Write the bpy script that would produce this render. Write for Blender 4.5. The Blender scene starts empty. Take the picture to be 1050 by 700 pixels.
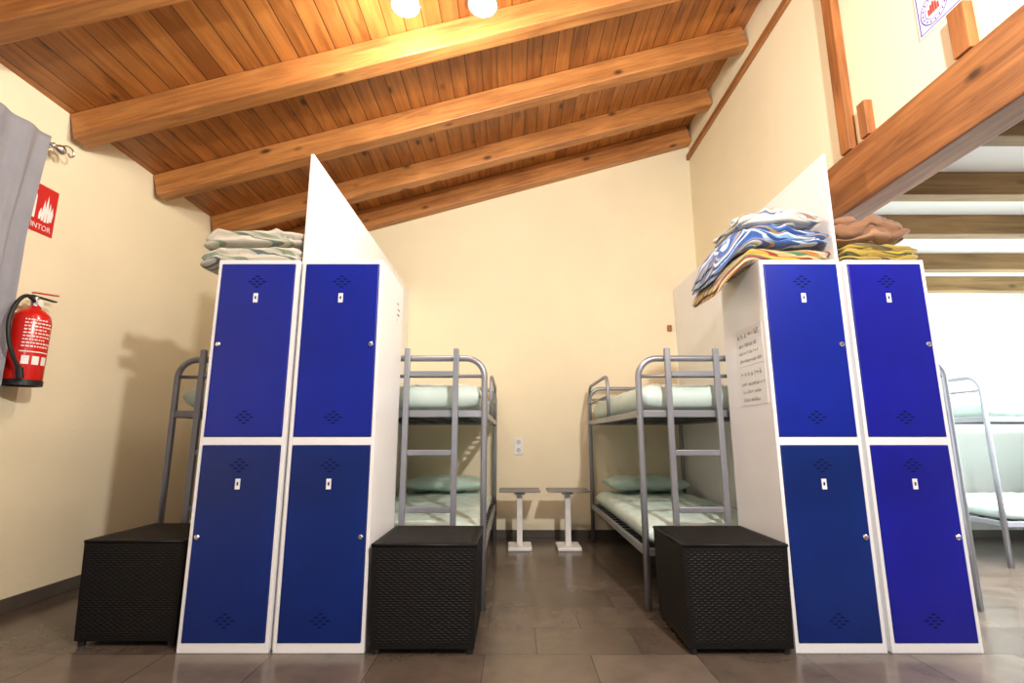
import bpy, bmesh, math, random
from math import sin, cos, pi, radians
from mathutils import Vector, Matrix, noise
random.seed(4)
C = bpy.context.scene.collection
PITCH = 10.65
try:
    bpy.context.scene.view_settings.view_transform = 'Standard'
except Exception:
    pass

# ------------------------------------------------------------ materials
def nodes(name):
    m = bpy.data.materials.new(name); m.use_nodes = True
    nt = m.node_tree; b = nt.nodes['Principled BSDF']
    return m, nt, b
def N(nt, t, **kw):
    n = nt.nodes.new(t)
    for k, v in kw.items():
        if k in n.inputs: n.inputs[k].default_value = v
        else: setattr(n, k, v)
    return n
def mat(name, col, rough=.5, metal=0, var=.08, vs=6, bump=0, bs=80, emit=0, coat=0, spec=.5):
    m, nt, b = nodes(name)
    tc = N(nt, 'ShaderNodeTexCoord'); nz = N(nt, 'ShaderNodeTexNoise', Scale=vs, Detail=4.0)
    nt.links.new(tc.outputs['Object'], nz.inputs['Vector'])
    r = N(nt, 'ShaderNodeValToRGB')
    r.color_ramp.elements[0].position = .3; r.color_ramp.elements[1].position = .7
    r.color_ramp.elements[0].color = (*[c*(1-var) for c in col], 1)
    r.color_ramp.elements[1].color = (*[min(1, c*(1+var)) for c in col], 1)
    nt.links.new(nz.outputs['Fac'], r.inputs['Fac']); nt.links.new(r.outputs['Color'], b.inputs['Base Color'])
    b.inputs['Roughness'].default_value = rough; b.inputs['Metallic'].default_value = metal
    b.inputs['Specular IOR Level'].default_value = spec
    if coat: b.inputs['Coat Weight'].default_value = coat
    if bump:
        n2 = N(nt, 'ShaderNodeTexNoise', Scale=bs, Detail=5.0); bp = N(nt, 'ShaderNodeBump', Strength=bump, Distance=.01)
        nt.links.new(tc.outputs['Object'], n2.inputs['Vector']); nt.links.new(n2.outputs['Fac'], bp.inputs['Height'])
        nt.links.new(bp.outputs['Normal'], b.inputs['Normal'])
    if emit:
        b.inputs['Emission Color'].default_value = (*col, 1); b.inputs['Emission Strength'].default_value = emit
    return m
def math_n(nt, op, a, b=None, c=None):
    n = nt.nodes.new('ShaderNodeMath'); n.operation = op
    for i, v in enumerate((a, b, c)):
        if v is None: continue
        if isinstance(v, (int, float)): n.inputs[i].default_value = v
        else: nt.links.new(v, n.inputs[i])
    return n.outputs[0]
def wood(name, dark, light, axis='X', plank=None, rough=.45, gs=1.0):
    """grain along axis; plank=(across axis, width) draws grooved boards"""
    m, nt, b = nodes(name)
    tc = N(nt, 'ShaderNodeTexCoord'); sp = N(nt, 'ShaderNodeSeparateXYZ'); nt.links.new(tc.outputs['Object'], sp.inputs[0])
    oi = N(nt, 'ShaderNodeObjectInfo')
    mp = N(nt, 'ShaderNodeMapping')
    sc = [9*gs, 9*gs, 9*gs]; sc['XYZ'.index(axis)] = .7*gs; mp.inputs['Scale'].default_value = sc
    rnd = None
    ad = N(nt, 'ShaderNodeVectorMath', operation='ADD'); cb = N(nt, 'ShaderNodeCombineXYZ')
    if plank:
        ax, w = plank
        a = math_n(nt, 'DIVIDE', sp.outputs[ax], w); idx = math_n(nt, 'FLOOR', a); fr = math_n(nt, 'FRACT', a)
        wn = N(nt, 'ShaderNodeTexWhiteNoise', noise_dimensions='1D'); nt.links.new(idx, wn.inputs['W']); rnd = wn.outputs['Value']
        sh = math_n(nt, 'MULTIPLY', rnd, 37.0)
    else:
        sh = math_n(nt, 'MULTIPLY', oi.outputs['Random'], 37.0)
    nt.links.new(sh, cb.inputs['Y']); nt.links.new(sh, cb.inputs['Z']); nt.links.new(sh, cb.inputs['X'])
    nt.links.new(tc.outputs['Object'], ad.inputs[0]); nt.links.new(cb.outputs[0], ad.inputs[1]); vec = ad.outputs[0]
    nt.links.new(vec, mp.inputs['Vector'])
    n1 = N(nt, 'ShaderNodeTexNoise', Scale=1.8, Detail=9.0, Distortion=1.0, Roughness=.65); nt.links.new(mp.outputs[0], n1.inputs['Vector'])
    n0 = N(nt, 'ShaderNodeTexNoise', Scale=2.3, Detail=2.0); nt.links.new(vec, n0.inputs['Vector'])
    vo = N(nt, 'ShaderNodeTexVoronoi', Scale=3.6)
    mp2 = N(nt, 'ShaderNodeMapping'); s2 = [1.6, 1.6, 1.6]; s2['XYZ'.index(axis)] = .8; mp2.inputs['Scale'].default_value = s2
    nt.links.new(vec, mp2.inputs['Vector']); nt.links.new(mp2.outputs[0], vo.inputs['Vector'])
    r = N(nt, 'ShaderNodeValToRGB')
    r.color_ramp.elements[0].position = .36; r.color_ramp.elements[1].position = .62
    r.color_ramp.elements[0].color = (*dark, 1); r.color_ramp.elements[1].color = (*light, 1)
    f = math_n(nt, 'MULTIPLY_ADD', n0.outputs['Fac'], .25, math_n(nt, 'MULTIPLY', n1.outputs['Fac'], .75))
    if rnd is not None: f = math_n(nt, 'ADD', f, math_n(nt, 'MULTIPLY_ADD', rnd, .10, -.05))
    nt.links.new(f, r.inputs['Fac'])
    knot = N(nt, 'ShaderNodeMapRange'); knot.inputs['From Min'].default_value = .05; knot.inputs['From Max'].default_value = .16
    nt.links.new(vo.outputs['Distance'], knot.inputs['Value'])
    k = math_n(nt, 'MULTIPLY_ADD', knot.outputs[0], .8, .2)
    if plank:
        e = math_n(nt, 'MINIMUM', fr, math_n(nt, 'SUBTRACT', 1.0, fr))
        g = N(nt, 'ShaderNodeMapRange'); g.inputs['From Min'].default_value = .012; g.inputs['From Max'].default_value = .042
        nt.links.new(e, g.inputs['Value'])
        k = math_n(nt, 'MULTIPLY', k, math_n(nt, 'MULTIPLY_ADD', g.outputs[0], .78, .22))
        bp = N(nt, 'ShaderNodeBump', Strength=.4, Distance=.006); nt.links.new(g.outputs[0], bp.inputs['Height']); nt.links.new(bp.outputs['Normal'], b.inputs['Normal'])
    mx = N(nt, 'ShaderNodeMix', data_type='RGBA', blend_type='MULTIPLY'); mx.inputs[0].default_value = 1
    cb2 = N(nt, 'ShaderNodeCombineColor')
    for i in range(3): nt.links.new(k, cb2.inputs[i])
    nt.links.new(r.outputs['Color'], mx.inputs[6]); nt.links.new(cb2.outputs[0], mx.inputs[7])
    nt.links.new(mx.outputs[2], b.inputs['Base Color'])
    b.inputs['Roughness'].default_value = rough
    return m
def tile_mat(name):
    m, nt, b = nodes(name)
    tc = N(nt, 'ShaderNodeTexCoord'); br = N(nt, 'ShaderNodeTexBrick')
    br.offset = .5; br.inputs['Scale'].default_value = 1; br.inputs['Brick Width'].default_value = .46; br.inputs['Row Height'].default_value = .31
    br.inputs['Mortar Size'].default_value = .0024; br.inputs['Mortar Smooth'].default_value = .2; br.inputs['Bias'].default_value = -.1
    br.inputs['Color1'].default_value = (.088, .068, .053, 1); br.inputs['Color2'].default_value = (.140, .111, .088, 1); br.inputs['Mortar'].default_value = (.046, .036, .029, 1)
    mp = N(nt, 'ShaderNodeMapping'); mp.inputs['Location'].default_value = (.12, .06, 0); nt.links.new(tc.outputs['Object'], mp.inputs[0]); nt.links.new(mp.outputs[0], br.inputs['Vector'])
    nz = N(nt, 'ShaderNodeTexNoise', Scale=6.0, Detail=10.0, Roughness=.6); nt.links.new(tc.outputs['Object'], nz.inputs['Vector'])
    r = N(nt, 'ShaderNodeValToRGB'); r.color_ramp.elements[0].position = .3; r.color_ramp.elements[1].position = .72
    r.color_ramp.elements[0].color = (.78, .78, .78, 1); r.color_ramp.elements[1].color = (1.22, 1.19, 1.15, 1)
    nt.links.new(nz.outputs['Fac'], r.inputs['Fac'])
    mx = N(nt, 'ShaderNodeMix', data_type='RGBA', blend_type='MULTIPLY'); mx.inputs[0].default_value = 1
    nt.links.new(br.outputs['Color'], mx.inputs[6]); nt.links.new(r.outputs['Color'], mx.inputs[7]); nt.links.new(mx.outputs[2], b.inputs['Base Color'])
    bp = N(nt, 'ShaderNodeBump', Strength=.25, Distance=.003, invert=True); nt.links.new(br.outputs['Fac'], bp.inputs['Height'])
    nt.links.new(bp.outputs['Normal'], b.inputs['Normal'])
    rr = math_n(nt, 'MULTIPLY_ADD', nz.outputs['Fac'], .16, .14); nt.links.new(rr, b.inputs['Roughness'])
    return m
def stripe_mat(name, cols, width, rough=.95):
    """woven blanket: colour bands across the width of the cloth"""
    m, nt, b = nodes(name)
    tc = N(nt, 'ShaderNodeTexCoord'); sp = N(nt, 'ShaderNodeSeparateXYZ')
    nz = N(nt, 'ShaderNodeTexNoise', Scale=3.0, Detail=1.0); nt.links.new(tc.outputs['UV'], nz.inputs['Vector'])
    nt.links.new(tc.outputs['UV'], sp.inputs[0])
    a = math_n(nt, 'FRACT', math_n(nt, 'ADD', math_n(nt, 'DIVIDE', sp.outputs[1], width), math_n(nt, 'MULTIPLY', nz.outputs['Fac'], .5)))
    r = N(nt, 'ShaderNodeValToRGB'); r.color_ramp.interpolation = 'LINEAR'
    e = r.color_ramp.elements; st = []
    for i, (p, c) in enumerate(cols):
        st.append((p + (.012 if i else 0), c)); nx = cols[i+1][0] if i+1 < len(cols) else 1.0
        st.append((nx - .012, c))
    while len(e) < len(st): e.new(.5)
    for i, (p, c) in enumerate(st): e[i].position = p
    for i, (p, c) in enumerate(st): e[i].color = (*c, 1)
    nt.links.new(a, r.inputs['Fac'])
    nt.links.new(r.outputs['Color'], b.inputs['Base Color']); b.inputs['Roughness'].default_value = rough
    n2 = N(nt, 'ShaderNodeTexNoise', Scale=130.0, Detail=4.0); bp = N(nt, 'ShaderNodeBump', Strength=.7, Distance=.006)
    nt.links.new(tc.outputs['Object'], n2.inputs['Vector']); nt.links.new(n2.outputs['Fac'], bp.inputs['Height']); nt.links.new(bp.outputs['Normal'], b.inputs['Normal'])
    b.inputs['Sheen Weight'].default_value = .3
    return m

M = dict(
    wall=mat('cream_plaster', (.87, .77, .55), .8, var=.035, vs=1.5, bump=.12, bs=60),
    wwall=mat('white_and_overexposed_plaster', (.90, .90, .88), .85, var=.02, vs=2),  # white low ceiling; on the right room walls, overexposure put into the colour
    planks=wood('pine_boards', (.24, .078, .017), (.52, .20, .047), 'Y', (0, .112), .36),
    beam=wood('pine_beam', (.28, .10, .027), (.58, .25, .072), 'X', None, .45, 1.2),
    beamy=wood('dark_pine_beam', (.17, .06, .018), (.42, .17, .05), 'Y', None, .5, 1.2),
    post=wood('dark_pine_post', (.20, .07, .02), (.44, .17, .05), 'Z', None, .5, 1.2),
    joist=wood('pale_joist', (.18, .10, .033), (.40, .24, .095), 'X', None, .6),
    floor=tile_mat('stone_tile'),
    base=mat('dark_tile_skirting', (.09, .075, .06), .35, var=.2, vs=8),
    lock=mat('white_enamel', (.84, .85, .87), .35, var=.02),
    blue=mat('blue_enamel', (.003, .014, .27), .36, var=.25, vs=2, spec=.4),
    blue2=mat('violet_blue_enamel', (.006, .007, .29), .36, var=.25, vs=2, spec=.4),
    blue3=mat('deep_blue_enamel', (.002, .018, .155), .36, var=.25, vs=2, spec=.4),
    dark=mat('dark_slot', (.001, .006, .075), .7, spec=.2),
    chrome=mat('chrome', (.75, .75, .76), .25, 1),
    tag=mat('white_tag', (.85, .85, .85), .4),
    part=mat('white_board', (.89, .89, .89), .55, var=.015),
    steel=mat('grey_steel_tube', (.30, .31, .345), .33, .5, var=.06),
    wire=mat('dark_wire', (.10, .10, .11), .5, .5),
    matt=mat('mint_vinyl', (.66, .80, .745), .42, var=.05, vs=7, bump=.45, bs=10),
    pill=mat('mint_pillow', (.48, .63, .56), .6, var=.08, vs=9, bump=.4, bs=16),
    rattan=mat('black_rattan', (.006, .0052, .005), .5, var=.4, vs=120, spec=.28),
    rattan2=mat('black_plastic', (.01, .01, .01), .5),
    curtain=mat('grey_cloth', (.30, .30, .335), .9, var=.06, vs=10, bump=.3, bs=200),
    red=mat('red_enamel', (.62, .012, .008), .25, coat=.5, var=.05),
    redsign=mat('red_sign', (.60, .015, .012), .5, var=.03),
    white=mat('white_print', (.85, .85, .83), .6),
    black=mat('black_rubber', (.012, .012, .012), .5),
    ink=mat('black_ink', (.08, .08, .09), .7),
    redink=mat('red_ink', (.45, .06, .05), .7),
    purple=mat('purple_ink', (.10, .07, .42), .7),
    paper=mat('paper', (.84, .84, .84), .75, var=.01),
    npaper=mat('greyish_paper', (.78, .80, .80), .75, var=.03),
    ttop=mat('grey_top', (.24, .24, .24), .5),
    plastic=mat('white_plastic', (.82, .82, .80), .4),
    outlet=mat('outlet_plastic', (.55, .55, .54), .4),
    glass=mat('frosted_shade', (.85, .85, .82), .3, emit=5),
    bulb=mat('bulb', (1, .93, .8), .3, emit=120),
)

# ------------------------------------------------------------ helpers
def build(name, bm, m, parent=None, loc=(0, 0, 0), rot=None, smooth=False, bevel=0, kind=None, solid=0):
    me = bpy.data.meshes.new(name)
    bmesh.ops.recalc_face_normals(bm, faces=bm.faces)
    bm.to_mesh(me); bm.free()
    for mm in (m if isinstance(m, (list, tuple)) else [m]): me.materials.append(mm)
    if smooth:
        for p in me.polygons: p.use_smooth = True
    o = bpy.data.objects.new(name, me); C.objects.link(o); o.location = loc
    if rot: o.rotation_euler = rot
    if parent: o.parent = parent
    if solid:
        s = o.modifiers.new('s', 'SOLIDIFY'); s.thickness = solid; s.offset = 0
    if bevel:
        b = o.modifiers.new('b', 'BEVEL'); b.width = bevel; b.segments = 2; b.limit_method = 'ANGLE'
    if kind: o['kind'] = kind
    return o
def tag(o, label, cat, group=None):
    o['label'] = label; o['category'] = cat
    if group: o['group'] = group
    return o
def thing(name, label, cat, loc, rz=0, group=None):
    o = bpy.data.objects.new(name, None); C.objects.link(o); o.location = loc; o.rotation_euler = (0, 0, rz); o.empty_display_size = .1
    return tag(o, label, cat, group)
def dup(o, loc, rz=0, label=None, parent=None, skip=()):
    c = o.copy(); C.objects.link(c)
    if parent is None:
        c.location = loc; c.rotation_euler = (0, 0, rz)
        if label: c['label'] = label
    else: c.parent = parent
    for ch in [x for x in bpy.data.objects if x.parent == o]:
        if ch.name.split('.')[0] not in skip: dup(ch, None, 0, None, c)
    return c
def box(bm, x0, x1, y0, y1, z0, z1, mi=0):
    v = [bm.verts.new(p) for p in ((x0,y0,z0),(x1,y0,z0),(x1,y1,z0),(x0,y1,z0),(x0,y0,z1),(x1,y0,z1),(x1,y1,z1),(x0,y1,z1))]
    for f in ((0,3,2,1),(4,5,6,7),(0,1,5,4),(1,2,6,5),(2,3,7,6),(3,0,4,7)):
        fc = bm.faces.new([v[i] for i in f]); fc.material_index = mi
def B(*boxes):
    bm = bmesh.new()
    for b in boxes: box(bm, *b)
    return bm
def tube(bm, pts, r, seg=10, flat=1.0):
    pts = [Vector(p) for p in pts]; rings = []
    up = None
    for i, p in enumerate(pts):
        d = (pts[min(i+1, len(pts)-1)] - pts[max(i-1, 0)]).normalized()
        if up is None:
            up = d.orthogonal().normalized()
        else:
            up = (up - d*up.dot(d)).normalized()
        s = d.cross(up)
        rings.append([bm.verts.new(p + (up*cos(2*pi*k/seg) + s*sin(2*pi*k/seg))*r) for k in range(seg)])
    for a, b in zip(rings, rings[1:]):
        for k in range(seg): bm.faces.new((a[k], a[(k+1) % seg], b[(k+1) % seg], b[k]))
    bm.faces.new(rings[0][::-1]); bm.faces.new(rings[-1])
def smooth_pts(ctrl, n=6):
    pts = []
    for i in range(len(ctrl)-1):
        p0, p1, p2, p3 = [Vector(ctrl[max(0, min(len(ctrl)-1, i+k))]) for k in (-1, 0, 1, 2)]
        for s in range(n):
            u = s/n; pts.append(.5*((2*p1)+(p2-p0)*u+(2*p0-5*p1+4*p2-p3)*u*u+(-p0+3*p1-3*p2+p3)*u**3))
    pts.append(Vector(ctrl[-1])); return pts
def lathe(bm, prof, seg=28, c=(0, 0, 0)):
    rings = []
    for r, z in prof:
        if r < 1e-5: rings.append([bm.verts.new((c[0], c[1], c[2]+z))])
        else: rings.append([bm.verts.new((c[0]+r*cos(2*pi*k/seg), c[1]+r*sin(2*pi*k/seg), c[2]+z)) for k in range(seg)])
    for a, b in zip(rings, rings[1:]):
        for k in range(seg):
            k2 = (k+1) % seg
            if len(a) == 1 and len(b) > 1: bm.faces.new((a[0], b[k], b[k2]))
            elif len(b) == 1 and len(a) > 1: bm.faces.new((a[k], a[k2], b[0]))
            elif len(a) > 1: bm.faces.new((a[k], a[k2], b[k2], b[k]))
def arc_u(x0, x1, z0, zt, r, y=None, x=None, n=7):
    P = [(x0, z0), (x0, (z0+zt)/2), (x0, zt-r)]
    P += [(x0 + (r - r*cos(a)) * (1 if x1 > x0 else -1), zt-r+r*sin(a)) for a in [pi/2*k/n for k in range(1, n+1)]]
    s = 1 if x1 > x0 else -1
    P += [(x1 - s*(r - r*cos(a)), zt-r+r*sin(a)) for a in [pi/2*k/n for k in range(n, 0, -1)]]
    P += [(x1, zt-r), (x1, (z0+zt)/2), (x1, z0)]
    if y is not None: return [(a, y, b) for a, b in P]
    return [(x, a, b) for a, b in P]
def text(name, s, size, m, parent, loc, rot, sx=1):
    cu = bpy.data.curves.new('t', 'FONT'); cu.body = s; cu.size = size; cu.align_x = 'CENTER'; cu.align_y = 'CENTER'; cu.extrude = .0004
    cu.resolution_u = 3
    o = bpy.data.objects.new('t', cu); C.objects.link(o)
    bpy.context.view_layer.update()
    me = bpy.data.meshes.new_from_object(o.evaluated_get(bpy.context.evaluated_depsgraph_get()))
    bpy.data.objects.remove(o); me.materials.clear(); me.materials.append(m); me.name = name
    t = bpy.data.objects.new(name, me); C.objects.link(t); t.location = loc; t.rotation_euler = rot; t.scale = (sx, 1, 1); t.parent = parent
    return t

# ------------------------------------------------------------ room
XL, XR, YB = -2.73, 1.90, 5.0
def zc(x): return 2.887 + .285*(x - XL)
YF = -1.2
S = 'structure'
build('floor', B((XL-.1, 5.7, YF, YB+.1, -.06, 0)), M['floor'], kind=S)
build('wall_left', B((XL-.1, XL, YF, YB+.1, 0, zc(XL))), M['wall'], kind=S)
bm = bmesh.new()
P = [(XL-.1, 0), (XR+.08, 0), (XR+.08, zc(XR+.08)), (XL-.1, zc(XL-.1))]
a = [bm.verts.new((x, YB, z)) for x, z in P]; b = [bm.verts.new((x, YB+.1, z)) for x, z in P]
bm.faces.new(a); bm.faces.new(b[::-1])
for i in range(4): bm.faces.new((a[i], b[i], b[(i+1) % 4], a[(i+1) % 4]))
build('wall_back', bm, M['wall'], kind=S)
build('wall_back_right', B((XR+.08, 5.7, YB, YB+.1, 0, 2.42)), M['wwall'], kind=S)
build('wall_right', B((5.6, 5.7, YF, YB, 0, 2.42)), M['wwall'], kind=S)
build('wall_upper_right', B((XR, XR+.08, YF, YB, 2.48, zc(XR))), M['wall'], kind=S)
bm = bmesh.new()
P = [(XL-.12, 0), (XR+.1, 0), (XR+.1, .05), (XL-.12, .05)]
a = [bm.verts.new((x, YF, zc(x)+dz)) for x, dz in P]; b = [bm.verts.new((x, YB+.1, zc(x)+dz)) for x, dz in P]
bm.faces.new(a); bm.faces.new(b[::-1])
for i in range(4): bm.faces.new((a[i], b[i], b[(i+1) % 4], a[(i+1) % 4]))
build('ceiling', bm, M['planks'], kind=S)
build('ceiling_right', B((2.02, 5.6, YF, YB, 2.36, 2.42)), M['wwall'], kind=S)
build('baseboard_left', B((XL, XL+.012, YF, YB-.012, 0, .075)), M['base'], bevel=.003, kind=S)
build('baseboard_back', B((XL, 5.6, YB-.012, YB, 0, .075)), M['base'], bevel=.003, kind=S)
o = build('trim_1', B((XR-.03, XR, YF, YB-.001, 3.84, 3.90)), M['beamy'], bevel=.004, kind=S)

ang = math.atan(.285)
names = ['front ceiling beam crossing the top left corner, nearest the camera',
         'ceiling beam just behind the two bright lamps', 'third ceiling beam back, between the lamp beam and the thin ones',
         'second ceiling beam out from the back wall', 'last ceiling beam running flush along the back wall']
for i, y in enumerate((2.03, 2.82, 3.56, 4.30, 4.885)):
    L = (XR-XL)/cos(ang) - .052
    w = .115 if i < 4 else .11
    dv = .175 if i < 4 else .20
    bb = build('ceiling_beam', B((-L/2, L/2, 0, w, -dv, 0)), M['beam'], loc=((XL+XR)/2 - .024, y, zc((XL+XR)/2 - .024)-.001), rot=(0, -ang, 0), bevel=.008)
    tag(bb, 'sloping pine beam, ' + names[i], 'beam', 'sloping ceiling beams')
tag(build('support_beam', B((1.86, 2.02, YF, YB-.002, 2.155, 2.478)), M['beamy'], bevel=.01), 'thick dark wooden support beam under the upper right wall', 'beam')
jn = ['nearest joist at the top', 'second joist from the camera', 'middle joist', 'fourth joist back', 'farthest joist by the white wall']
for i, y in enumerate((2.02, 2.57, 3.12, 3.83, 4.42)):
    tag(build('ceiling_joist', B((2.022, 5.598, y, y+.09, 2.225, 2.359)), M['joist'], bevel=.006), 'wooden joist under the low white ceiling on the right, ' + jn[i], 'joist', 'joists of the low right ceiling')
tag(build('wall_post', B((XR-.05, XR-.001, 2.54, 2.62, 2.48, 3.838)), M['post'], bevel=.004), 'tall narrow wooden post on the upper right wall above the thick beam', 'post')
tag(build('post_stub', B((XR-.045, XR-.001, 2.40, 2.46, 2.482, 2.68)), M['post'], bevel=.004), 'short wooden stub beside the tall wall post on the thick beam', 'post stub', 'stubs on the thick beam')
tag(build('post_stub', B((XR-.045, XR-.001, 1.80, 1.88, 2.482, 2.70)), M['post'], bevel=.004), 'short wooden stub under the poster on the thick beam', 'post stub', 'stubs on the thick beam')
tag(build('wood_block', B((1.56, 1.60, YB-.03, YB-.001, 1.97, 2.03)), M['post'], bevel=.003), 'tiny wooden block on the back wall beside the right partition', 'block')

for x, l in ((-1.056, 'tall white partition board rising behind the left pair of lockers'), (1.650, 'tall white partition board rising behind the right pair of lockers')):
    tag(build('partition_panel', B((x-.008, x+.008, 2.46, YB-.014, 0, 2.40)), M['part'], bevel=.002), l, 'partition', 'white partition boards')

# ------------------------------------------------------------ lockers
LW, LH, LD = .40, 1.80, .49
def locker(cx, label, lockside, blues):
    t = thing('locker', label, 'locker', (cx, 2.43, 0), 0, 'blue double-door lockers')
    h = LW/2
    build('body', B((-h, -h+.016, 0, LD, 0, LH), (h-.016, h, 0, LD, 0, LH), (-h+.016, h-.016, LD-.01, LD, 0, LH),
                    (-h+.016, h-.016, 0, LD-.01, LH-.022, LH), (-h+.016, h-.016, 0, LD-.01, .89, .927), (-h+.016, h-.016, 0, LD-.01, 0, .04)), M['lock'], t, bevel=.0015)
    for k, (z0, z1) in enumerate(((.042, .888), (.929, 1.776))):
        w = h-.018
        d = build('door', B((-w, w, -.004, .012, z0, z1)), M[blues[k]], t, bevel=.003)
        for vz in (z1-.09, z0+.09):
            bm2 = bmesh.new()
            for row, n in ((-2, 1), (-1, 2), (0, 3), (1, 2), (2, 1)):
                for q in range(n):
                    x = (q-(n-1)/2)*.034
                    c = [(x-.014, 0), (x, .0048), (x+.014, 0), (x, -.0048)]
                    va = [bm2.verts.new((px, -.0040, vz+row*.0135+pz)) for px, pz in c]; vb = [bm2.verts.new((px, -.0052, vz+row*.0135+pz)) for px, pz in c]
                    bm2.faces.new(vb)
                    for i in range(4): bm2.faces.new((va[i], va[(i+1) % 4], vb[(i+1) % 4], vb[i]))
            build('vent', bm2, M['dark'], d)
        tg = B((-.011, .011, -.0065, -.0038, z1-.197, z1-.150)); box(tg, -.004, .004, -.0070, -.0066, z1-.180, z1-.165, 1)
        build('number_tag', tg, [M['tag'], M['blue3']], d)
        zl = z0 + (z1-z0)*.52
        x = lockside*(w-.022)
        bm = bmesh.new(); lathe(bm, [(0, 0), (.012, 0), (.012, .005), (.008, .009), (0, .009)], 16)
        build('lock', bm, M['chrome'], d, loc=(x, -.004, zl), rot=(pi/2, 0, 0), smooth=False)
    return t
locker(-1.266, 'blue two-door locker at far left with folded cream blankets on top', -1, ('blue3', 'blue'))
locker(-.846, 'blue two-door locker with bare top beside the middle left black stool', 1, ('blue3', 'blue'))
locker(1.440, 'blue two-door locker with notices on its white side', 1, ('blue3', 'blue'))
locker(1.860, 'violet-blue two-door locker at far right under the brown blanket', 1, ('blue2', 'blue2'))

# ------------------------------------------------------------ stools
def stool(loc, label):
    t = thing('rattan_stool', label, 'stool', loc, 0, 'black woven stools')
    bt, bb, H = .235, .226, .445
    bm = bmesh.new(); n = 168
    def face(fn, R, Q):
        g = [[None]*(n+1) for _ in range(n+1)]
        for i in range(n+1):
            for j in range(n+1):
                u, v = i/n, j/n
                row = math.floor(v*R); e = min(1, 12*min(u, 1-u, v, 1-v))
                h = .0032*abs(sin(pi*v*R))*(.6+.4*sin(pi*u*Q + pi*row))*e
                g[i][j] = bm.verts.new(fn(u, v, h))
        for i in range(n):
            for j in range(n): bm.faces.new((g[i][j], g[i+1][j], g[i+1][j+1], g[i][j+1]))
    def side(s):
        c, sn = round(cos(s)), round(sin(s))
        def fn(u, v, h):
            hw = bb + (bt-bb)*v; x = (2*u-1)*hw; y = -(hw+h)
            return (x*c - y*sn, x*sn + y*c, .025+(H-.025)*v)
        return fn
    for k in range(4): face(side(k*pi/2), 42, 30)
    build('woven_side', bm, M['rattan'], t, smooth=True)
    bm = bmesh.new(); face(lambda u, v, h: ((2*u-1)*bt, (2*v-1)*bt, H+.012+h), 42, 30)
    box(bm, -bt, bt, -bt, bt, H, H+.0118)
    build('woven_top', bm, M['rattan'], t)
    q = bt-.002
    bm = bmesh.new(); tube(bm, [(-q, -q, H+.006), (q, -q, H+.006), (q, q, H+.006), (-q, q, H+.006), (-q, -q, H+.006)], .008, 8)
    build('rim', bm, M['rattan'], t, smooth=True)
    for sx in (-1, 1):
        for sy in (-1, 1):
            bm = bmesh.new(); lathe(bm, [(0, 0), (.016, 0), (.018, .03), (0, .03)], 14)
            build('foot', bm, M['rattan2'], t, loc=(sx*(bb-.022), sy*(bb-.022), 0))
    return t
st = stool((-.390, 2.635, 0), 'black woven rattan stool in front of the middle left bunk')
dup(st, (.995, 2.635, 0), 0, 'black woven rattan stool in front of the middle right bunk')
dup(st, (-1.745, 2.72, 0), 0, 'black woven rattan stool at far left against the left locker')

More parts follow.
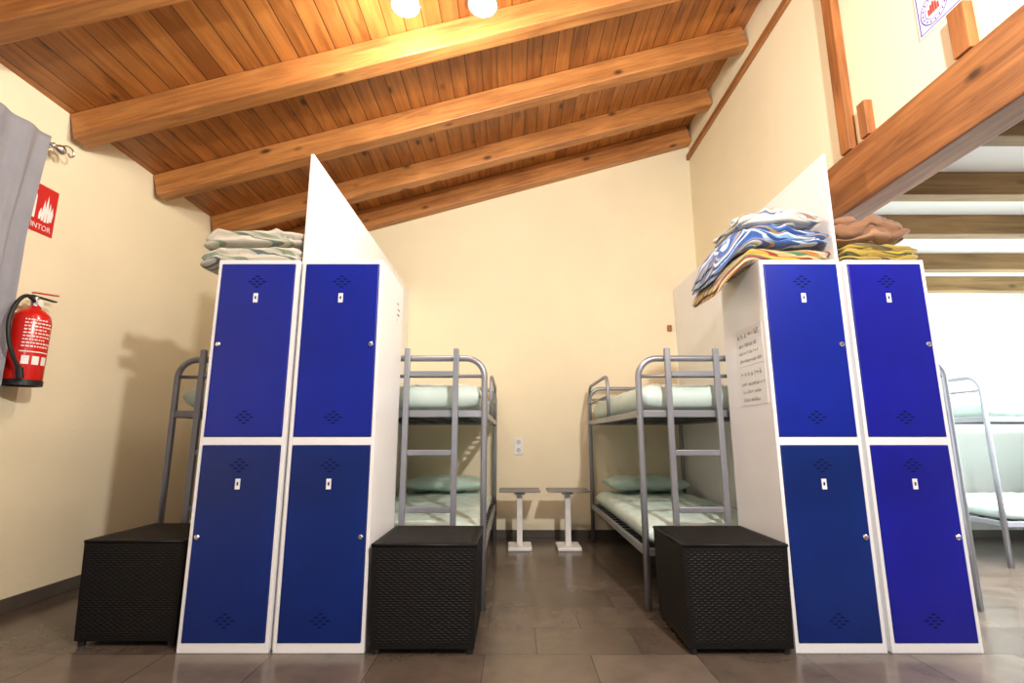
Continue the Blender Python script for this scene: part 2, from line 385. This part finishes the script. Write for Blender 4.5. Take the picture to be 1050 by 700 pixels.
# ------------------------------------------------------------ bunk beds
def bunk(m, loc, rz, label):
    t = thing('bunk_bed', label, 'bunk bed', loc, rz, 'grey steel bunk beds')
    h, L, r = .43, 1.92, .0185
    for y in (0, L):
        bm = bmesh.new(); tube(bm, arc_u(-h, h, 0, 1.385, .11, y=y), r, 12)
        build('end_frame', bm, M['steel'], t, smooth=True)
        for z in (.30, 1.06):
            build('end_rail', B((-h+.015, h-.015, y-.012, y+.012, z-.020, z+.020)), M['steel'], t, bevel=.004)
        bm = bmesh.new(); tube(bm, [(-h, y, 1.28), (h, y, 1.28)], .011, 10); build('end_rail', bm, M['steel'], t, smooth=True)
    for z in (.30, 1.06):
        for s in (-1, 1):
            build('side_rail', B((s*h-.012, s*h+.012, .015, L-.015, z-.020, z+.020)), M['steel'], t, bevel=.004)
        bm = bmesh.new()
        for k in range(16): box(bm, -h+.012, h-.012, .1+k*.113, .112+k*.113, z-.004, z+.008)
        for k in range(5): box(bm, -.32+k*.16-.004, -.32+k*.16+.004, .02, L-.02, z-.012, z-.004)
        build('wire_base', bm, M['wire'], t)
    a = .95
    bm = bmesh.new(); tube(bm, arc_u(L-.01, L-a, 1.06, 1.40, .10, x=m*h), .014, 10); tube(bm, [(m*h, L, 1.24), (m*h, L-a, 1.24)], .010, 8)
    build('guard_rail', bm, M['steel'], t, smooth=True)
    bm = bmesh.new(); xs = (m*-.02, m*.265)
    for x in xs: box(bm, x-.0165, x+.0165, -.05, -.024, .06, 1.44)
    for z in (.25, .53, .84, 1.29): box(bm, min(xs)+.0165, max(xs)-.0165, -.048, -.026, z-.016, z+.016)
    build('ladder', bm, M['steel'], t, bevel=.004)
    for q, z in enumerate((.315, 1.082)):
        bm = bmesh.new(); nx, nyy = 44, 96; th = (.130, .165)[q]; gt, gb = [], []
        for i in range(nx+1):
            a_, b_ = [], []
            for j in range(nyy+1):
                u, v = 2*i/nx-1, 2*j/nyy-1
                e = (max(0, 1-abs(u)**9)*max(0, 1-abs(v)**17))**.36
                r1 = 1-abs(noise.noise(Vector((u*3.5+v*4, v*9-u*3, q*5+1))))*2.2
                r2 = 1-abs(noise.noise(Vector((u*6-v*5, v*14+u*5, q*5+9))))*2.2
                wr = noise.noise(Vector((u*3.1+q*7, v*7, 1)))*.007 + max(0, r1)**3*.010 + max(0, r2)**3*.006
                a_.append(bm.verts.new((u*.408, L/2+v*(L/2-.03), z+th*.5+e*(th*.5+wr-.004))))
                b_.append(bm.verts.new((u*.408, L/2+v*(L/2-.03), z+th*.5-e*th*.5)))
            gt.append(a_); gb.append(b_)
        for g in (gt, gb):
            for i in range(nx):
                for j in range(nyy): bm.faces.new((g[i][j], g[i+1][j], g[i+1][j+1], g[i][j+1]))
        bmesh.ops.remove_doubles(bm, verts=bm.verts[:], dist=.0005)
        build('mattress', bm, M['matt'], t, smooth=True)
    bm = bmesh.new(); n = 28; g = [[], []]
    for sd in (0, 1):
        for i in range(n+1):
            for j in range(n+1):
                u, v = 2*i/n-1, 2*j/n-1
                e = max(0, (1-abs(u)**2.6)*(1-abs(v)**2.6))**.42
                k = 1-.07*(1-abs(u)*abs(v))*(abs(u)**6+abs(v)**6)/2
                wz = noise.noise(Vector((u*2.4, v*2.4, sd*3)))*.014*e
                g[sd].append(bm.verts.new((u*.35*k, L-.26+v*.21*k, .46+.066 + (1 if sd else -.85)*e*.070 + wz)))
    for sd in (0, 1):
        for i in range(n):
            for j in range(n):
                bm.faces.new([g[sd][q] for q in (i*(n+1)+j, (i+1)*(n+1)+j, (i+1)*(n+1)+j+1, i*(n+1)+j+1)])
    bmesh.ops.remove_doubles(bm, verts=bm.verts[:], dist=.0008)
    build('pillow', bm, M['pill'], t, smooth=True)
    return t
b1 = bunk(1, (-.592, 2.985, 0), 0, 'grey steel bunk bed right of the left lockers, in the central bay')
b2 = bunk(-1, (1.175, 2.985, 0), 0, 'grey steel bunk bed left of the right lockers, beside the notices')
dup(b2, (-1.575, 3.035, 0), 0, 'grey steel bunk bed half hidden behind the far left locker and stool')
dup(b1, (2.115, 2.985, 0), 0, 'grey steel bunk bed directly behind the far right locker')
dup(b1, (3.60, 4.33, 0), -pi/2, 'grey steel bunk bed along the bright white wall at far right', skip=('ladder',))

# bedside tables
def table(x, label):
    t = thing('side_table', label, 'side table', (x, 4.56, 0), 0, 'small white pedestal tables')
    build('table_top', B((-.175, .175, -.14, .14, .470, .484)), M['ttop'], t, bevel=.003)
    build('bracket', B((-.15, .15, -.02, .02, .456, .470), (-.045, .045, -.035, .035, .440, .456)), M['plastic'], t, bevel=.003)
    build('leg', B((-.024, .024, -.024, .024, .03, .440)), M['plastic'], t, bevel=.004)
    build('base', B((-.10, .10, -.13, .13, 0, .03)), M['plastic'], t, bevel=.008)
table(.065, 'small white pedestal table with grey top beside the middle left bunk')
table(.478, 'small white pedestal table with grey top beside the middle right bunk')

# socket
t = thing('wall_socket', 'white double power socket on the back wall above the small tables', 'socket', (.062, YB, .84))
build('plate', B((-.042, .042, -.010, 0, -.078, .078)), M['plastic'], t, bevel=.003)
for z in (-.038, .038):
    bm = bmesh.new(); lathe(bm, [(0, 0), (.018, 0), (.022, .003), (.020, .003), (.017, .001), (0, .001)], 20)
    o = build('outlet', bm, M['outlet'], t, loc=(0, -.010, z), rot=(pi/2, 0, 0))

# ------------------------------------------------------------ blankets
def blanket(name, label, m, x0, x1, yc, d, zb, h, L, seed, fold=.012, rum=.006, droop=None, lay=.06, warp=.5, crown=0, diag=.2):
    """a folded blanket: closed soft body whose sides bulge in L rounded layers that wander with the rumples"""
    nx, nt = 120, 140; hx, hy, hz = (x1-x0)/2, d/2, h/2; xc = (x0+x1)/2
    bm = bmesh.new(); uv = bm.loops.layers.uv.new('UVMap'); g = []; U = {}
    for i in range(nx+1):
        t = -cos(pi*i/nx); t = t*(1.15-.15*t*t)
        t = max(-1, min(1, t)); e = max(1e-4, 1-abs(t)**9)**.30
        row = []
        for k in range(nt):
            a = 2*pi*k/nt; c, s = cos(a), sin(a)
            y = math.copysign(abs(c)**.38, c)*hy*(.86+.14*e)*(1 if e > .02 else e/.02*.9+.1)
            z = math.copysign(abs(s)**.55, s)*hz*e
            x = xc + t*hx
            q = Vector((x*5+seed*7, y*6, seed*3))
            ph = (z/hz+1)/2*L + warp*noise.noise(Vector((x*6+seed*5, y*5, seed)))+warp*.3*noise.noise(Vector((x*17, y*14, seed)))
            bulge = fold*(abs(sin(pi*ph))**.55 - .4)
            side = abs(c)**.5
            y += math.copysign(1, c)*bulge*side*1.3 + .014*noise.noise(Vector((x*4, math.floor(ph)*3.1, seed)))*side
            x += (t**9)*bulge*1.6 + (t**5)*.022*noise.noise(Vector((y*4, math.floor(ph)*2.7, seed+4)))
            f = (z/hz+1)/2
            if s > 0:
                r1 = 1-abs(noise.noise(Vector((x*5+y*5+seed, y*8-x*2, seed))))*2.4
                z += f*(max(0, r1)**2*rum*2.0 + noise.noise(q)*rum*1.5)*e
                z += crown*max(0, 1-t*t)*f*(.7+.8*noise.noise(Vector((x*8, seed, 1))))
            zz = zb + hz + z
            if droop:
                ex, kk = droop; dx = max(0, ex-x); dr = kk*dx**1.5; zz -= dr; x += dr*.25
            v = bm.verts.new((x, yc+y, zz)); row.append(v)
            U[v] = (x*.5, ph*lay + y*.55 + x*diag)
        g.append(row)
    for i in range(nx):
        for k in range(nt):
            k2 = (k+1) % nt
            f = bm.faces.new((g[i][k], g[i][k2], g[i+1][k2], g[i+1][k]))
            for lp in f.loops: lp[uv].uv = U[lp.vert]
    bm.faces.new(g[0][::-1]); bm.faces.new(g[-1])
    return tag(build(name, bm, m, smooth=True), label, 'blanket')
cream = (.66, .62, .50)
mA = stripe_mat('cream_striped_wool', [(0, cream), (.34, (.15, .22, .18)), (.46, cream), (.60, (.33, .40, .28)), (.72, (.68, .64, .54))], .085)
mB = stripe_mat('grey_striped_wool', [(0, (.64, .61, .50)), (.30, (.12, .18, .19)), (.42, (.66, .63, .52)), (.60, (.27, .34, .25)), (.74, (.64, .61, .50))], .080)
mC = stripe_mat('blue_white_wool', [(0, (.03, .10, .36)), (.20, (.50, .60, .68)), (.32, (.02, .06, .24)), (.48, (.18, .36, .60)), (.60, (.68, .68, .62)), (.72, (.04, .10, .32)), (.84, (.48, .30, .08)), (.91, (.05, .14, .40))], .11)
mD = stripe_mat('multicolour_wool', [(0, (.58, .38, .06)), (.14, (.30, .05, .03)), (.24, (.58, .46, .2)), (.38, (.08, .22, .10)), (.50, (.58, .20, .04)), (.62, (.62, .54, .38)), (.74, (.22, .045, .04)), (.86, (.10, .20, .09)), (.92, (.60, .34, .06))], .105)
mE = stripe_mat('brown_wool', [(0, (.32, .16, .08)), (.5, (.42, .23, .12)), (.8, (.27, .13, .06))], .2)
mF = stripe_mat('mustard_green_wool', [(0, (.46, .32, .045)), (.25, (.06, .08, .025)), (.36, (.52, .36, .05)), (.56, (.22, .13, .04)), (.70, (.08, .10, .03)), (.80, (.48, .33, .05))], .09)
mG = stripe_mat('pale_grey_wool', [(0, (.62, .60, .54)), (.38, (.16, .24, .38)), (.50, (.64, .62, .56)), (.74, (.42, .26, .17)), (.84, (.62, .60, .54))], .11)
T = LH + .002
blanket('folded_blanket', 'cream striped blanket folded at the bottom of the left locker pile', mB, -1.590, -1.085, 2.66, .38, T, .082, 2, 1, fold=.017, rum=.008, droop=(-1.49, .9), lay=.045)
blanket('folded_blanket', 'cream folded blanket on top of the left locker pile', mA, -1.580, -1.090, 2.66, .37, T+.094, .080, 2, 2, fold=.017, rum=.012, droop=(-1.49, .9), crown=.016, lay=.045)
blanket('folded_blanket', 'multicolour yellow and red striped blanket hanging over the notice side of the lockers', mD, 1.01, 1.620, 2.665, .38, T, .072, 2, 3, droop=(1.235, 1.55), lay=.04, fold=.014, rum=.008)
blanket('folded_blanket', 'blue and white striped blanket drooping over the yellow striped one', mC, 1.00, 1.615, 2.655, .38, T+.086, .095, 3, 4, fold=.020, rum=.014, droop=(1.235, 1.55), warp=1.1, crown=.02)
blanket('folded_blanket', 'pale grey rumpled blanket on top of the blue striped blanket', mG, 1.19, 1.595, 2.66, .34, T+.212, .065, 2, 5, fold=.020, rum=.018, warp=1.1, crown=.022, droop=(1.235, 1.55))
blanket('folded_blanket', 'mustard and green blanket folded on the far right locker', mF, 1.705, 2.060, 2.65, .37, T, .100, 3, 6, fold=.017, rum=.008, warp=.8)
blanket('folded_blanket', 'brown rumpled blanket on top of the mustard blanket', mE, 1.685, 2.040, 2.66, .36, T+.118, .100, 2, 7, fold=.024, rum=.020, warp=1.2, crown=.028)

# ------------------------------------------------------------ notices on locker side
def line_row(bm, w, z, rnd, hgt, tk=.0022, x0=None, x1=None):
    """one row of irregular handwritten strokes"""
    x = (-w/2+.02 + rnd.uniform(0, .02)) if x0 is None else x0; end = (w/2-.02-rnd.uniform(0, .07)) if x1 is None else x1
    while x < end:
        l = hgt*rnd.uniform(.4, .8); k = rnd.randint(0, 3); hh = hgt*rnd.uniform(.6, 1)
        box(bm, x, x+tk, .0006, .0012, z-hgt/2, z-hgt/2+hh)
        if k: box(bm, x, x+l, .0006, .0012, z-hgt/2+(0, 0, hh*.45, hh-tk)[k], z-hgt/2+(0, 0, hh*.45, hh-tk)[k]+tk)
        if k != 2: box(bm, x+l-tk, x+l, .0006, .0012, z-hgt/2, z-hgt/2+hgt*.55)
        x += l + rnd.choice((.35, .35, .35, 1.1))*hgt*.7
def rows(parent, m, w, zs, hgt, tk, off, rnd, x0=None, x1=None):
    for z in zs:
        bm = bmesh.new(); line_row(bm, w, z, rnd, hgt, tk, x0, x1)
        for v in bm.verts: v.co.y = -v.co.y - off
        build('text_line', bm, m, parent)
rn = random.Random(3)
def sheet(loc, w, h, label, redrows):
    t = thing('notice_sheet', label, 'notice', loc, -pi/2, 'notices on the locker side')
    build('paper', B((-w/2, w/2, -.0015, 0, -h/2, h/2)), M['npaper'], t)
    if redrows:
        rows(t, M['ink'], w, [h*.33], .030, .0036, .0010, rn, -w/2+.02, -.02); rows(t, M['redink'], w, [h*.33], .018, .0024, .0010, rn, -.005, .045)
        rows(t, M['ink'], w, [h*.33], .030, .0036, .0010, rn, .065, w/2-.03)
    else: rows(t, M['ink'], w, [h*.33], .028, .0030, .0010, rn)
    rows(t, M['ink'], w, [h*.06, -h*.14, -h*.35], .020, .0022, .0010, rn)
    return t
sheet((1.2395, 2.61, 1.395), .29, .20, 'upper white notice with a black and red heading on the locker side', True)
sheet((1.2395, 2.61, 1.190), .29, .20, 'lower white notice with only black handwriting on the locker side', False)
t = thing('notice_sheet', 'small faded label on the white side of the locker by the middle left bunk', 'notice', (-.6455, 2.80, 1.62), pi/2)
build('paper', B((-.05, .05, -.0010, 0, -.07, .07)), M['lock'], t)
rows(t, M['ink'], .12, [.045, .015, -.015, -.045], .012, .002, .0006, rn)

# poster on upper wall
t = thing('wall_poster', 'white poster with purple lettering and a red emblem high on the right wall', 'poster', (XR-.001, 1.86, 2.99), -pi/2)
build('paper', B((-.2, .2, -.006, 0, -.26, .26)), M['paper'], t, bevel=.002)
rows(t, M['purple'], .40, [.21, .155, .10, .045, -.01], .034, .006, .0055, rn)
bm = bmesh.new(); F = [(-.190, .190, .244, .250), (-.190, .190, -.250, -.244), (-.190, -.184, -.244, .244), (.184, .190, -.244, .244)]
for x0, x1, z0, z1 in F: box(bm, x0, x1, -.0067, -.0061, z0, z1)
build('border', bm, M['purple'], t)
def ring(bm, cx, cz, r0, r1, yv, n=28, a0=0, a1=2*pi):
    A = [(cos(a0+(a1-a0)*k/n), sin(a0+(a1-a0)*k/n)) for k in range(n+1)]
    va = [bm.verts.new((cx+r0*c, yv, cz+r0*s)) for c, s in A]; vb = [bm.verts.new((cx+r1*c, yv, cz+r1*s)) for c, s in A]
    for k in range(n): bm.faces.new((va[k], va[k+1], vb[k+1], vb[k]))
bm = bmesh.new(); ring(bm, -.105, -.165, .068, .074, -.0065); ring(bm, -.105, -.165, .046, .050, -.0065)
for k in range(16):
    a = 2*pi*k/16; cx, cz = -.105+.059*cos(a), -.165+.059*sin(a); box(bm, cx-.004, cx+.004, -.0067, -.0061, cz-.005, cz+.005)
build('stamp_ring', bm, M['purple'], t)
bm = bmesh.new()
for k in range(5):
    x = -.130+k*.0125; hh = (.03, .045, .055, .045, .03)[k]
    box(bm, x-.0045, x+.0045, -.0085, -.0078, -.188, -.188+hh)
build('emblem', bm, M['redink'], t)
rows(t, M['redink'], .40, [-.13, -.19], .04, .006, .0055, rn, -.01, .16)

# ------------------------------------------------------------ left wall: sign, extinguisher, curtain
t = thing('safety_sign', 'red fire extinguisher sign on the left wall above the extinguisher', 'sign', (XL+.001, 2.725, 2.225), pi/2)
build('panel', B((-.118, .118, -.004, 0, -.142, .142)), M['redsign'], t, bevel=.001)
text('lettering', 'EXTINTOR', .044, M['white'], t, (0, -.0052, -.108), (pi/2, 0, 0), .94)
def sb(bm, x0, x1, z0, z1): box(bm, x0, x1, -.006, -.0046, z0+.018, z1+.018)
bm = bmesh.new()
lz = [(.022, -.085), (.024, -.08), (.024, .045), (.018, .060), (.006, .066)]
pr = [(-.035+x, z) for x, z in lz] + [(-.035-x, z) for x, z in lz[::-1]]
bm.faces.new([bm.verts.new((x, -.0055, z+.018)) for x, z in pr])
sb(bm, -.042, -.028, .070, .082); sb(bm, -.060, -.015, .086, .094); sb(bm, -.075, -.068, -.05, .085); sb(bm, -.075, -.050, .078, .085)
for k, (x, z0, z1) in enumerate(((.018, -.08, -.01), (.036, -.085, .045), (.054, -.088, .08), (.072, -.085, .04), (.088, -.075, .02))):
    v = [bm.verts.new((p[0], p[1], p[2]+.018)) for p in ((x-.006, -.0055, z0), (x+.007, -.0055, z0), (x+.013, -.0055, (z0+z1)/2), (x+.004, -.0055, z1), (x-.006, -.0055, (z0+z1)/2))]
    bm.faces.new(v)
build('pictogram', bm, M['white'], t)

t = thing('fire_extinguisher', 'red fire extinguisher with black hose hanging on the left wall', 'fire extinguisher', (-2.620, 2.705, 1.195))
bm = bmesh.new(); lathe(bm, [(0, .015), (.07, .012), (.08, .02), (.085, .035), (.085, .34), (.08, .375), (.06, .405), (.035, .42), (.028, .435), (0, .435)], 36)
build('cylinder', bm, M['red'], t, smooth=True)
bm = bmesh.new(); lathe(bm, [(.078, 0), (.088, 0), (.088, .03), (.078, .03), (.078, 0)], 36); build('base_ring', bm, M['black'], t)
bm = bmesh.new(); lathe(bm, [(0, .435), (.022, .435), (.022, .47), (.014, .475), (.014, .49), (0, .49)], 18); build('valve', bm, M['chrome'], t)
build('handle', B((-.012, .012, -.03, .12, .488, .496), (-.012, .012, -.03, -.02, .47, .49)), M['black'], t, loc=(0, 0, 0), bevel=.002)
build('lever', B((-.011, .011, -.02, .13, 0, .008)), M['red'], t, loc=(0, 0, .508), rot=(.14, 0, 0), bevel=.002)
bm = bmesh.new(); lathe(bm, [(0, 0), (.017, 0), (.017, .012), (0, .012)], 20); build('gauge', bm, M['white'], t, loc=(.02, 0, .455), rot=(0, pi/2, 0))
bm = bmesh.new()
tube(bm, smooth_pts([(.010, -.015, .46), (.03, -.08, .475), (.045, -.14, .43), (.052, -.175, .33), (.058, -.165, .22), (.066, -.130, .13), (.072, -.098, .08)]), .010, 10); build('hose', bm, M['black'], t, smooth=True)
bm = bmesh.new(); tube(bm, [(.072, -.098, .085), (.075, -.086, .03)], .016, 12); build('nozzle', bm, M['black'], t)
a0, a1 = -1.15, .45
def patch(bm, a0, a1, z0, z1, r, n=12):
    A = [[bm.verts.new((r*cos(a0+(a1-a0)*k/n), r*sin(a0+(a1-a0)*k/n), z)) for k in range(n+1)] for z in (z0, z1)]
    for k in range(n): bm.faces.new((A[0][k], A[0][k+1], A[1][k+1], A[1][k]))
lab = bmesh.new()
for r_ in range(9):
    z = .35 - r_*.018
    a = a0 + .05
    while a < a1 - (.1 if r_ % 3 else .4):
        l = rn.uniform(.06, .2); patch(lab, a, a+l, z-.0035, z+.0035, .0862, 3); a += l+.05
for k in range(3):
    patch(lab, a0+.15+k*.5, a0+.15+k*.5+.36, .11, .155, .0862, 4)
patch(lab, a0, a1, .175, .18, .0862)
build('label_print', lab, M['white'], t)
build('wall_bracket', B((-.109, -.085, -.02, .02, .25, .40)), M['chrome'], t)

# curtain + rod
t = thing('curtain_rod', 'metal curtain rod with scrolled end on the left wall', 'curtain rod', (-2.64, 2.2, 2.575))
bm = bmesh.new(); tube(bm, [(0, -1.9, 0), (0, .45, 0)], .011, 12); build('pole', bm, M['chrome'], t, smooth=True)
bm = bmesh.new(); lathe(bm, [(0, -.03), (.012, -.03), (.018, -.02), (.012, -.005), (.024, .01), (.032, .03), (.024, .05), (.010, .06), (0, .062)], 20)
build('finial', bm, M['chrome'], t, loc=(0, .48, 0), rot=(-pi/2, 0, 0), smooth=True)
bm = bmesh.new(); tube(bm, smooth_pts([(0, .50, 0), (.01, .53, .035), (.01, .575, .04), (.01, .59, .01), (.01, .57, -.012), (.01, .55, .005)]), .006, 8)
build('scroll', bm, M['chrome'], t, smooth=True)
bm = bmesh.new(); tube(bm, [(-.088, .455, -.02), (-.04, .455, -.02), (0, .455, -.012)], .007, 8)
build('bracket', bm, M['chrome'], t, smooth=True)
bm = bmesh.new(); ny, nz = 160, 50; g = []
for i in range(ny+1):
    row = []
    for j in range(nz+1):
        v = j/nz; y = -.95 + 1.345*i/ny; z = -2.42*v
        amp = .010 + .015*min(1, v*3)
        x = amp*sin(i*.36 + .5*sin(i*.07)+v*.5) + .005*sin(i*.9+v*3)*min(1, v*5)
        y += .006*sin(v*4 + i*.1)*min(1, v*4) + .006*min(1, v*2)
        row.append(bm.verts.new((x+.026-.045*min(1, v*4), y, z)))
    g.append(row)
for i in range(ny):
    for j in range(nz): bm.faces.new((g[i][j], g[i+1][j], g[i+1][j+1], g[i][j+1]))
tag(build('curtain', bm, M['curtain'], loc=(-2.620, 2.2, 2.588), smooth=True, solid=.003), 'grey curtain hanging from the rod at the left edge', 'curtain')

# ------------------------------------------------------------ lamps
t = thing('ceiling_lamp', 'ceiling spotlight bar with two bright glass shades at the top', 'lamp', (-.37, 2.42, zc(-.37)-.03))
bm = bmesh.new(); box(bm, -.16, .16, -.03, .03, -.012, .012); build('bar', bm, M['chrome'], t, rot=(0, -ang, 0), bevel=.004)
for dx in (-.22, .21):
    zb = 3.300 - (zc(-.37)-.03); s = 1 if dx > 0 else -1
    bm = bmesh.new(); tube(bm, smooth_pts([(dx*.6, 0, dx*.6*.285-.005), (dx*.75, 0, dx*.6*.285-.06), (dx*1.3, 0, -.06), (dx*1.25, 0, zb+.10), (dx, 0, zb+.065)]), .007, 8); build('arm', bm, M['chrome'], t, smooth=True)
    bm = bmesh.new(); lathe(bm, [(.016, .07), (.03, .06), (.055, .03), (.066, -.005), (.064, -.03), (.060, -.03), (.062, -.005), (.05, .028), (.028, .055), (.016, .066), (.016, .07)], 24)
    sh = build('shade', bm, M['glass'], t, loc=(dx, 0, zb), smooth=True)
    bm = bmesh.new(); bmesh.ops.create_uvsphere(bm, u_segments=16, v_segments=10, radius=.028); build('bulb', bm, M['bulb'], sh, smooth=True)
    bm = bmesh.new(); tube(bm, [(.078*cos(2*pi*k/24), .078*sin(2*pi*k/24), -.026) for k in range(25)], .007, 8); build('ring', bm, M['chrome'], sh, smooth=True)

def light(kind, loc, power, col=(1, .95, .88), size=.1, rot=(0, 0, 0), **kw):
    l = bpy.data.lights.new('light', kind); l.energy = power; l.color = col
    if kind == 'AREA': l.size = size
    else: l.shadow_soft_size = size
    for k, v in kw.items(): setattr(l, k, v)
    o = bpy.data.objects.new('light', l); C.objects.link(o); o.location = loc; o.rotation_euler = rot
    return o
light('POINT', (-.59, 2.42, 3.19), 38, (1, .93, .82), .05)
light('POINT', (-.16, 2.42, 3.19), 38, (1, .93, .82), .05)
light('POINT', (1.0, .2, 2.66), 380, (1, .97, .93), .06)
light('POINT', (-.2, -.6, 1.3), 26, (1, .98, .96), .25)  # soft fill added behind the camera, not a lamp of the room
light('AREA', (3.9, 3.0, 2.2), 320, (.95, .98, 1), 1.4)
w = bpy.data.worlds.new('world'); bpy.context.scene.world = w; w.use_nodes = True
bg = w.node_tree.nodes['Background']; bg.inputs[0].default_value = (1, .98, .96, 1); bg.inputs[1].default_value = .22

cam = bpy.data.cameras.new('cam'); cam.sensor_width = 36; cam.lens = 36*521/1050
co = bpy.data.objects.new('camera', cam); C.objects.link(co); co.location = (0, 0, .927); co.rotation_euler = (radians(90+PITCH), 0, 0)
bpy.context.scene.camera = co
